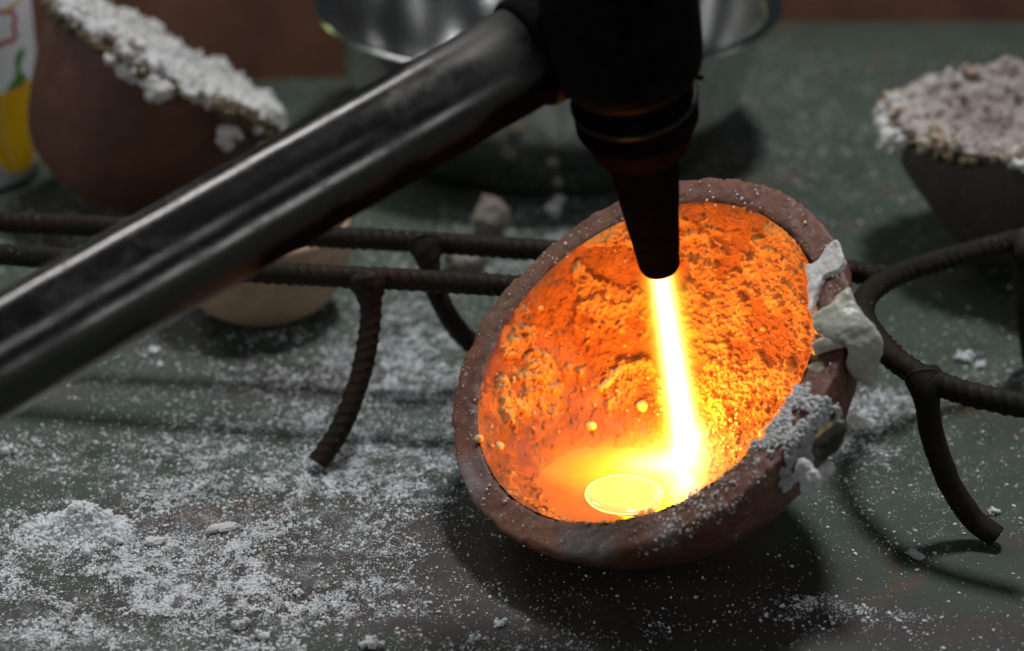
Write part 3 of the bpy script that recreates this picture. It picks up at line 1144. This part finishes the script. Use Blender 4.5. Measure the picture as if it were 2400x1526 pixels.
# the light the flame gives off
fl = bpy.data.lights.new('flame_light', 'POINT')
fl.energy = 0.10
fl.color = (1.0, 0.25, 0.004)
fl.shadow_soft_size = 0.005
flo = bpy.data.objects.new('flame_light', fl)
col.objects.link(flo)
flo.parent = flame
flo.location = Vector((SPC + CF.n * 0.9 - tip) * S)
fl2 = fl.copy()
fl2.energy = 0.05
flo2 = bpy.data.objects.new('flame_light', fl2)
col.objects.link(flo2)
flo2.parent = flame
flo2.location = Vector((at(1480, 1085, POOL_Z + 0.6) - tip) * S)

# ------------------------------------------------------------------ the rebar rack
BAR_R = 0.30
ZB = 4.5


def rib_disp(P, s, t):
    ph = 2 * math.pi * s / 0.31 - 3 * t
    rib = sstep(0.72, 0.99, np.cos(ph)) * 0.032 * (0.6 + 0.8 * sstep(-.4, .4, pn(P * 1.1)))
    lon = 0.03 * (sstep(0.96, 0.995, np.cos(t)) + sstep(0.96, 0.995, -np.cos(t)))
    return np.maximum(rib, lon) + 0.012 * fbm(P * 3, 3)


def smooth_disp(P, s, t):
    return 0.02 * fbm(P * 2.2, 3)


rack = thing('rebar_rack', at(1200, 900), 'rack welded from dark ribbed steel rebar, its legs standing around the glowing crucible', 'rack')


def rail(name, pts, r=BAR_R, ribs=True, nu=20, flare=None):
    pts = np.array(pts)
    rad = r if flare is None else (lambda s: r + flare * math.exp(-(s / 0.45) ** 2))
    V, F = sweep(pts, rad, nu, rib_disp if ribs else smooth_disp, 0.035 if ribs else 0.06)
    return build(name, V, F, MT['iron'], rack)


P3 = lambda x, y, z=ZB: at(x, y, z)
rail('rail', [P3(-300, 500), P3(0, 520), P3(600, 547), P3(1000, 568), P3(1330, 590), P3(1700, 612), P3(1990, 636), P3(2060, 652)])
rail('rail', [P3(-300, 575), P3(0, 596), P3(600, 637), P3(1000, 658), P3(1220, 672), P3(1500, 690)])
rail('rail', [P3(2440, 548), P3(2300, 585), P3(2180, 618), P3(2090, 650), P3(2035, 690), P3(2022, 740), P3(2055, 795), P3(2110, 850), P3(2180, 890), P3(2280, 925), P3(2440, 960)])
f0 = at(745, 1085, 0.25)
rail('leg', [P3(862, 655), P3(866, 690, ZB - .35), at(868, 760, 3.4), at(845, 880, 2.2), at(800, 1000, 1.05), f0], 0.28, True, 20, 0.26)
rail('leg', [P3(1000, 570), P3(1004, 610, ZB - .35), at(1025, 690, 3.2), at(1075, 775, 1.9), at(1160, 850, 0.7), at(1230, 880, 0.25)], 0.28, True, 20, 0.26)
rail('leg', [P3(2168, 885), at(2172, 930, ZB - .35), at(2185, 1020, 3.0), at(2225, 1130, 1.7), at(2280, 1215, 0.7), at(2335, 1258, 0.3)], 0.30, False, 20, 0.22)
rail('leg', [P3(2395, 560), at(2397, 610, ZB - .35), at(2402, 700, 2.4), at(2412, 800, 1.0), at(2420, 850, 0.25)], 0.28, True, 20, 0.2)
# weld seams
for x, y, r in [(862, 662, (.52, .40, .36)), (1000, 574, (.5, .4, .36)), (2170, 892, (.5, .42, .38)), (2062, 652, (.45, .42, .36))]:
    V, F = blob(P3(x, y, ZB - 0.08), r, 4, 0.16, 2.0, x)
    build('weld', V, F, MT['iron'], rack)

# ------------------------------------------------------------------ things behind
# steel bowl
bc = np.array([1.33, 76.8, 0])
bowl = thing('steel_bowl', bc, 'shiny stainless steel mixing bowl standing behind the torch', 'bowl')
BF = Frame(bc, (0, 0, 1))
prof = resample([(0.01, 0.30), (4.8, 0.28), (5.4, 0.20), (5.6, 0.05), (5.95, 0.05), (6.4, 0.5), (6.95, 1.5), (7.45, 2.9), (7.8, 4.3), (7.95, 5.2)], 90)
inn = prof[::-1] - np.array([0.09, -0.02])
inn = inn[inn[:, 1] > 0.4]
prof2 = np.vstack([prof, [(8.15, 5.27), (8.4, 5.25), (8.47, 5.30), (8.42, 5.36), (8.1, 5.36)], inn, [(0.01, 0.42)]])
V, F = lathe(BF, prof2, 160)
build('shell', V, F, MT['steel'], bowl)
t = np.linspace(0, 2 * math.pi, 161)[:-1]
V = np.vstack([np.stack([bc[0] + (8.47 + .07 * math.cos(u)) * np.cos(t), bc[1] + (8.47 + .07 * math.cos(u)) * np.sin(t), np.full(160, 5.30 + .07 * math.sin(u))], 1) for u in np.linspace(0, 2 * math.pi, 9)[:-1]])
F = np.array([[a * 160 + b, a * 160 + (b + 1) % 160, ((a + 1) % 8) * 160 + (b + 1) % 160, ((a + 1) % 8) * 160 + b] for a in range(8) for b in range(160)])
build('rolled_rim', V, F, MT['steel'], bowl)


def patch_on_bowl(name, x, y, r, mat, seed):
    p = at(x, y, 2.2)
    d = p[:2] - bc[:2]
    g = np.linalg.norm(d)
    rr = np.interp(2.2, prof[20:, 1], prof[20:, 0])
    q = np.array([bc[0] + d[0] / g * rr, bc[1] + d[1] / g * rr, 2.2])
    V, F = blob(q, (r, 0.05, r * 1.3), 3, 0.4, 1.5, seed)
    build(name, V, F, mat, bowl)


patch_on_bowl('bowl_patch', 1195, 350, 0.28, MT['rock'], 3)  # flat stone-coloured patch on the bowl's outer wall


def back_crucible(name, c, n, R_, depth, mat, crustmat, label, seed, cone=0.5, fill=0.5, amp=0.5, edge_h=0.35):
    fr = Frame(c, n)
    o_ = [(0, -depth), (R_ * cone * .55, -depth * .97), (R_ * (cone + .14), -depth * .84), (R_ * (cone + .36), -depth * .56), (R_ * .97, -depth * .24), (R_, -.12), (R_ * .985, 0)]
    i_ = [(0, -depth * .8), (R_ * cone * .5, -depth * .77), (R_ * (cone + .05), -depth * .62), (R_ * .80, -depth * .25), (R_ * .85, -.1), (R_ * .88, .02)]
    V, F = lathe(fr, resample(o_ + i_[::-1], 110), 200, lambda P, r, t, h, N: .06 * fbm(P * .5 + seed, 3))
    zmin = V[:, 2].min()
    fr.c = fr.c - np.array([0, 0, zmin])
    V[:, 2] -= zmin
    print(name, label[:20], 'lowered by', zmin)
    th = thing('crucible', (fr.c[0], fr.c[1], 0), label, 'crucible')
    build('shell', V, F, mat, th)
    prof = resample([(0.02, -fill), (R_ * .5, -fill * .8), (R_ * .8, -fill * .25), (R_ * .93, 0.05), (R_ * .985, 0.0), (R_ * .97, -.3)], 170)[::-1]

    def d(P, r, t, h, N):
        f = np.abs(fbm(P * 0.9 + seed, 4))
        g = np.abs(fbm(P * 2.3 + seed + 9, 4))
        pit = sstep(0.18, 0.42, fbm(P * 1.7 + seed + 20, 3))
        e = amp * (0.9 * f + 0.55 * g) + .12 * np.abs(fbm(P * 6, 3)) - amp * 0.7 * pit
        return e * sstep(1.0, 0.93, r / R_) + 0.02
    V, F = lathe(fr, prof, 520, d)
    build('flux_crust', V, F, crustmat, th)
    return fr, th


Lc = at(392, 125, 5.6)
lfr, lth = back_crucible('l', Lc, (.50, .26, .80), 4.1, 5.5, MT['clay_dark'], MT['crust'], 'dark brown clay crucible heaped with white flux, leaning behind the torch pipe at left', 2.0, 0.50, 0.5, 0.75)
Rc = at(2462, 252, 5.2)
rfr, rth = back_crucible('r', Rc, (-.05, .07, 1), 5.0, 5.0, MT['clay_grey'], MT['crust_pink'], 'dark grey conical crucible crusted with pinkish white flux at the right edge', 6.0, 0.42, 1.3, 0.6)


def edge_blobs(fr, th, R_, lst, mat, seed, name='flux_crust'):
    for i, (t0, t1, w, h0) in enumerate(lst):
        ts = np.linspace(t0, t1, max(3, int(abs(t1 - t0) * R_ / (w * .8))))
        ps = [blob(fr.pt(np.float64(R_ * rng.uniform(.96, 1.05)), np.float64(t), np.float64(h0 + rng.uniform(-.12, .12))), np.array([1, 1, .8]) * w * rng.uniform(.6, 1.25), 3, .3, 1.5, seed + i + j) for j, t in enumerate(ts)]
        V, F = fused(ps, 0.06, 0.12, 3, seed)
        build(name, V, F, mat, th)


def ang(fr, x, y):
    d = ray(x, y)
    D = ((fr.c - CP) @ fr.n) / (d @ fr.n)
    return fr.polar(CP + d * D)[1]


aL = [ang(lfr, *p) for p in [(190, 150), (350, 215), (500, 285), (600, 320), (655, 290)]]
print('left angles', aL)
def ragged(fr, th, R_, mats, seed, n, wmin, wmax):
    """lumps of dried flux all along the lip"""
    r_ = np.random.default_rng(seed)
    t_ = r_.uniform(0, 1)
    for k_ in range(n):
        t_ = k_ / n * 2 * math.pi + r_.uniform(-.1, .1)
        w = r_.uniform(wmin, wmax)
        m = mats[k_ % len(mats)]
        ps = [blob(fr.pt(np.float64(R_ * r_.uniform(.93, 1.03)), np.float64(t_ + r_.normal() * .1), np.float64(r_.uniform(-.15, .25))), np.array([1, 1, .9]) * w * r_.uniform(.4, 1.0), 2, .4, 1.6, seed + k_ + j) for j in range(5)]
        V_, F_ = fused(ps, 0.055, 0.26, 3.4, seed + k_, 1)
        build('flux_crust', V_, F_, m, th)


ragged(lfr, lth, 4.05, [MT['crust']], 3, 34, .22, .46)
edge_blobs(lfr, lth, 4.12, [(aL[0] - .2, aL[0] + .2, .42, -.45)], MT['crust'], 3)
edge_blobs(lfr, lth, 4.12, [(aL[1], aL[2], .16, -.25), (aL[2] - .1, aL[3] + .1, .24, -.3), (aL[3], aL[3] + .6, .34, -.1)], MT['crust_glass'], 8, 'glassy_flux')
edge_blobs(lfr, lth, 4.12, [(aL[3] + .25, aL[3] + .38, .26, -.7), (aL[3] + .25, aL[3] + .35, .24, -1.2)], MT['crust'], 13)
aR = ang(rfr, 2120, 260)
ragged(rfr, rth, 4.9, [MT['crust_warm'], MT['crust_pink'], MT['crust_warm'], MT['crust']], 7, 26, .2, .42)
edge_blobs(rfr, rth, 5.0, [(aR - .35, aR + .45, .36, -.35), (aR - .2, aR + .35, .30, -.75)], MT['crust'], 21)
edge_blobs(rfr, rth, 4.98, [(aR + .5, aR + 1.1, .16, -.25)], MT['crust_glass'], 31, 'glassy_flux')

# pale clay cup behind the rails
cp = at(612, 772)
cupf = Frame((cp[0], cp[1] + 1.2, 0), (0, 0, 1))
cup = thing('clay_cup', cupf.c, 'small pale buff clay cup with round bottom behind the rebar rails', 'cup')
V, F = lathe(cupf, resample([(0.01, 0.0), (1.0, .06), (1.95, .5), (2.5, 1.2), (2.72, 2.1), (2.75, 3.1), (2.63, 3.15), (2.5, 3.0), (2.4, 2.0), (1.8, .9), (0.01, .5)], 80), 90, lambda P, r, t, h, N: .03 * fbm(P, 3))
build('shell', V, F, MT['clay_pale'], cup)

# white bottle with a pepper printed on it
bt = at(90, 300, 3.0)
bt_r = 2.5
bt_y = 73.0
bx = (90 - 1200) / 1200 * TH * (bt_y * math.cos(PITCH) + (CAM_H - 3) * math.sin(PITCH)) - bt_r
bottle = thing('bottle', (bx, bt_y, 0), 'white plastic bottle printed with a yellow pepper, at the left edge', 'bottle')
BTF = Frame((bx, bt_y, 0), (0, 0, 1))
V, F = lathe(BTF, resample([(0.01, .05), (1.7, .0), (2.15, .12), (2.4, .55), (2.49, 1.1), (2.5, 2.0), (2.5, 9.0), (2.3, 10), (1.4, 11), (0.01, 11.2)], 120), 120)
build('body', V, F, MT['plastic'], bottle)


def on_bottle(x, y):
    d = ray(x, y)
    q = CP - np.array([bx, bt_y, 0])
    A = d[0] ** 2 + d[1] ** 2
    B = 2 * (q[0] * d[0] + q[1] * d[1])
    Cc = q[0] ** 2 + q[1] ** 2 - bt_r ** 2
    disc = max(B * B - 4 * A * Cc, 0)
    p = CP + d * (-B - math.sqrt(disc)) / (2 * A)
    return math.atan2(p[1] - bt_y, p[0] - bx), p[2]


def print_poly(name, pts, mat, lift, sub=8, par=None):
    """flat print wrapped on the bottle: a star-shaped outline filled from its centre"""
    pts = resample(np.array(pts + [pts[0]], float), 70)[:-1]
    uv = np.array([on_bottle(*p) for p in pts])
    c = uv.mean(0)
    n = len(uv)
    V = []
    for k_ in range(sub + 1):
        f = max(k_ / sub, 0.01)
        w = c + (uv - c) * f
        V.append(np.stack([bx + (bt_r + lift) * np.cos(w[:, 0]), bt_y + (bt_r + lift) * np.sin(w[:, 0]), w[:, 1]], 1))
    return build(name, np.vstack(V), grid_faces(n, sub + 1), mat, par or bottle)


def print_stroke(name, pts, width, mat, lift, par=None):
    p = resample(np.array(pts, float), 60)
    d = np.gradient(p, axis=0)
    d /= np.linalg.norm(d, axis=1)[:, None]
    nrm = np.stack([-d[:, 1], d[:, 0]], 1)
    V = []
    for s_ in (-1, 1):
        uv = np.array([on_bottle(*q) for q in p + nrm * s_ * width / 2])
        V.append(np.stack([bx + (bt_r + lift) * np.cos(uv[:, 0]), bt_y + (bt_r + lift) * np.sin(uv[:, 0]), uv[:, 1]], 1))
    return build(name, np.vstack(V), grid_faces(60, 2, False), mat, par or bottle)


pepper = print_poly('printed_pepper', [(-25, 225), (0, 220), (25, 212), (50, 202), (70, 184), (80, 200), (84, 260), (83, 330), (76, 382), (58, 398), (30, 407), (8, 394), (-10, 372), (-30, 330), (-40, 270)], MT['yellow'], 0.02)
print_stroke('printed_line', [(8, 230), (5, 270), (10, 330), (22, 370), (38, 398)], 5, MT['yellow_pale'], 0.035, pepper)
print_poly('printed_stalk', [(12, 210), (30, 190), (36, 160), (34, 135), (44, 116), (56, 112), (56, 120), (47, 138), (48, 165), (62, 182), (42, 200)], MT['green'], 0.035, 8, pepper)
print_stroke('printed_letter', [(-20, 108), (0, 106), (12, 97), (30, 94), (37, 82), (30, 66), (35, 50), (32, 34), (20, 24), (6, 28), (-5, 24)], 9, MT['red'], 0.02)
print_stroke('printed_letter', [(66, -10), (67, 20), (74, 45), (80, 80)], 11, MT['red'], 0.02)
print_stroke('printed_line', [(12, 32), (22, 14), (40, 6), (50, -10)], 6, MT['yellow'], 0.035)

# stony lumps on the table behind the rack
def lump(name, x, y, r, label, cat, mat, seed, group=None, sub=4, flat=0.8, D=None):
    p = at(x, y)
    V, F = blob((p[0], p[1], r * flat * 0.72), (r, r * .9, r * flat), sub, .35, 1.4, seed, (0, 0, seed), 0.15)
    V[:, 2] -= V[:, 2].min() - 0.0
    return tag(build(name, V, F, mat), label, cat, group)


lump('stone', 1152, 553, 0.62, 'greyish pink stony lump lying behind the rear rebar rail', 'stone', MT['rock'], 5, flat=.95)
lump('flux_lump', 1298, 505, 0.26, 'small white lump beside the grey pink stone, in front of the bowl', 'lump', MT['crust'], 2)
lump('flux_lump', 1310, 478, 0.18, 'tiny white crumb against the foot of the steel bowl', 'lump', MT['crust'], 9)
lump('flux_lump', 1090, 640, 0.70, 'whitish lump seen between the rebar rails beside the rear leg', 'lump', MT['rock'], 7, flat=.6)

# ------------------------------------------------------------------ flux powder on the table
# the heap
hc = at(185, 1240)
nr, nt = 90, 220
t = np.linspace(0, 2 * math.pi, nt, endpoint=False)
rr = np.linspace(0.003, 1.0, nr)
R_, T = np.meshgrid(rr, t, indexing='ij')
X = hc[0] + R_ * np.cos(T) * 1.45
Y = hc[1] + R_ * np.sin(T) * 0.85
P = np.stack([X, Y, 0 * X], -1).reshape(-1, 3)
hgt = 0.55 * (1 - sstep(0, 1, R_.ravel())) * (0.75 + 0.5 * sstep(-.5, .5, (X.ravel() - hc[0]))) + 0.16 * np.abs(fbm(P * 2.2, 4)) * (1 - R_.ravel()) + .07 * np.sqrt(np.clip(1 - (worley(P * 5) / .6) ** 2, 0, 1)) * (1 - R_.ravel() ** 3) - .03 + 0.10 * fbm(P * 1.5 + 3, 3) * (1 - R_.ravel())
P[:, 2] = hgt
hg = [(P, np.vstack([grid_faces(nt, nr)[:, [0, 1, 2]], grid_faces(nt, nr)[:, [0, 2, 3]]]))]
for j in rng.choice(len(P), 2600, replace=False):
    r = 0.018 + 0.06 * rng.random() ** 3
    hg.append(blob(P[j] + np.array([rng.normal() * .06, rng.normal() * .06, r * .3]), np.array([1.2, 1, .8]) * r, 1, .5, 1.5, j, (0, 0, rng.random() * 3)))
P, hF = join(hg)
tag(build('powder_heap', P, hF, MT['powder'], base=hc), 'small heap of white flux powder on the table at lower left', 'powder heap')

# crumbs large enough to pick out
CR = [(268, 1272, .20, 'white crumb just right below the powder heap'), (365, 1275, .24, 'rounded pale flake among the powder, right of the heap'), (520, 1245, .26, 'long pale splinter lying in the powder at lower left'),
      (205, 1300, .24, 'white crumb below the powder heap'), (1170, 1466, .16, 'white crumb on the dark table under the crucible'), (2145, 1305, .22, 'greyish crumb beside the shadow of the right rebar leg'),
      (2262, 845, .26, 'white crumb at right between the rack legs'), (2300, 862, .22, 'white crumb right of its twin between the rack legs'), (362, 830, .20, 'white crumb below the steel torch pipe'),
      (375, 858, .14, 'small crumb under the one below the torch pipe'), (2330, 1205, .16, 'white crumb touching the foot of the right rebar leg'), (985, 1150, .16, 'white crumb left of the crucible foot'),
      (20, 1065, .20, 'white crumb at the left picture edge'), (565, 1475, .22, 'pinkish white crumb near the bottom edge'), (615, 1500, .22, 'white crumb at the bottom edge beside the pinkish one'),
      (870, 1520, .26, 'white crumb cut by the bottom picture edge'), (2055, 1010, .18, 'white crumb right of the dark slag pebble'), (700, 1395, .14, 'crumb in the powder left of the dark table stain')]
for i, (x, y, r, lab) in enumerate(CR):
    r *= 0.78
    p = at(x, y)
    long = 2.0 if i == 2 else rng.uniform(1.0, 1.5)
    if i in (1, 2, 5):
        V, F = blob((0, 0, 0), (r * long, r * .7, r * .4), 4, .6, 1.6, i * 3 + 1, (0, 0.15, 0.5 if i == 2 else rng.random() * 3), .3)
    else:
        V, F = join([blob(rng.normal(size=3) * np.array([.45, .4, .3]) * r, np.array([1.1, 1, .85]) * r * rng.uniform(.18, .5), 2, .5, 1.7, i * 31 + j) for j in range(22)])
    V += np.array([p[0], p[1], 0])
    V[:, 2] -= V[:, 2].min() + 0.02
    tag(build('flux_crumb', V, F, MT['crust'] if i in (1, 2, 5, 13) else MT['powder'], base=p), lab, 'crumb', 'larger crumbs of flux on the table')


def scatter(n, rmin, rmax, pw, sub, clump, seed):
    r_ = np.random.default_rng(seed)
    out = []
    need = n
    while need > 0:
        m = 400000
        # uniform in the picture's footprint on the table
        y = r_.uniform(41.5, 88, m)
        x = r_.uniform(-1, 1, m) * (y * math.cos(PITCH) + CAM_H * math.sin(PITCH)) * TH * 1.06
        d = density(x, y)
        P = np.stack([x, y, 0 * x], 1)
        f = (0.25 + 0.75 * sstep(-0.35, 0.40, fbm(P * 0.5 + 5, 4))) * (0.10 + 0.90 * sstep(-0.20, 0.35, fbm(P * clump + 9, 4)))
        keepm = r_.random(m) < np.clip(d * f * 0.9 + 0.0012, 0, 1)
        # nothing under the tilted crucible or inside other things
        keepm &= ~(((x - 4.9) / 2.6) ** 2 + ((y - 49.2) / 2.4) ** 2 < 1)
        keepm &= ~(((x - bc[0]) / 6.2) ** 2 + ((y - bc[1]) / 6.2) ** 2 < 1)
        out.append(np.stack([x, y], 1)[keepm])
        need -= keepm.sum()
    xy = np.vstack(out)[:n]
    r = rmin + (rmax - rmin) * r_.random(n) ** pw
    B, BF_ = ico(1) if sub else (np.array([(1, 0, 0), (0, 1, 0), (-1, 0, 0), (0, -1, 0), (0, 0, 1), (0, 0, -.6)], float), np.array([(0, 1, 4), (1, 2, 4), (2, 3, 4), (3, 0, 4), (1, 0, 5), (2, 1, 5), (3, 2, 5), (0, 3, 5)]))
    nb = len(B)
    A = r_.uniform(0, 2 * math.pi, n)
    sc = r[:, None] * np.stack([r_.uniform(.7, 1.5, n), r_.uniform(.6, 1.2, n), r_.uniform(.55, 1.0, n)], 1)
    V = B[None] * (1 + r_.uniform(-.35, .35, (n, nb, 1))) * sc[:, None]
    ca, sa = np.cos(A)[:, None], np.sin(A)[:, None]
    V = np.stack([V[..., 0] * ca - V[..., 1] * sa, V[..., 0] * sa + V[..., 1] * ca, V[..., 2]], -1)
    V[..., 0] += xy[:, 0][:, None]
    V[..., 1] += xy[:, 1][:, None]
    V[..., 2] += (r * 0.5)[:, None]
    F = BF_[None] + (np.arange(n) * nb)[:, None, None]
    return V.reshape(-1, 3), F.reshape(-1, 3)


pv, pf = join([scatter(130000, 0.007, 0.026, 1.5, 0, 2.4, 1), scatter(26000, 0.016, 0.055, 3.0, 1, 1.8, 2)])
tag(build('flux_powder', pv, pf, MT['powder'], base=(0, 55, 0), smooth=False), 'fine white flux powder strewn over the green table', 'powder', kind='stuff')
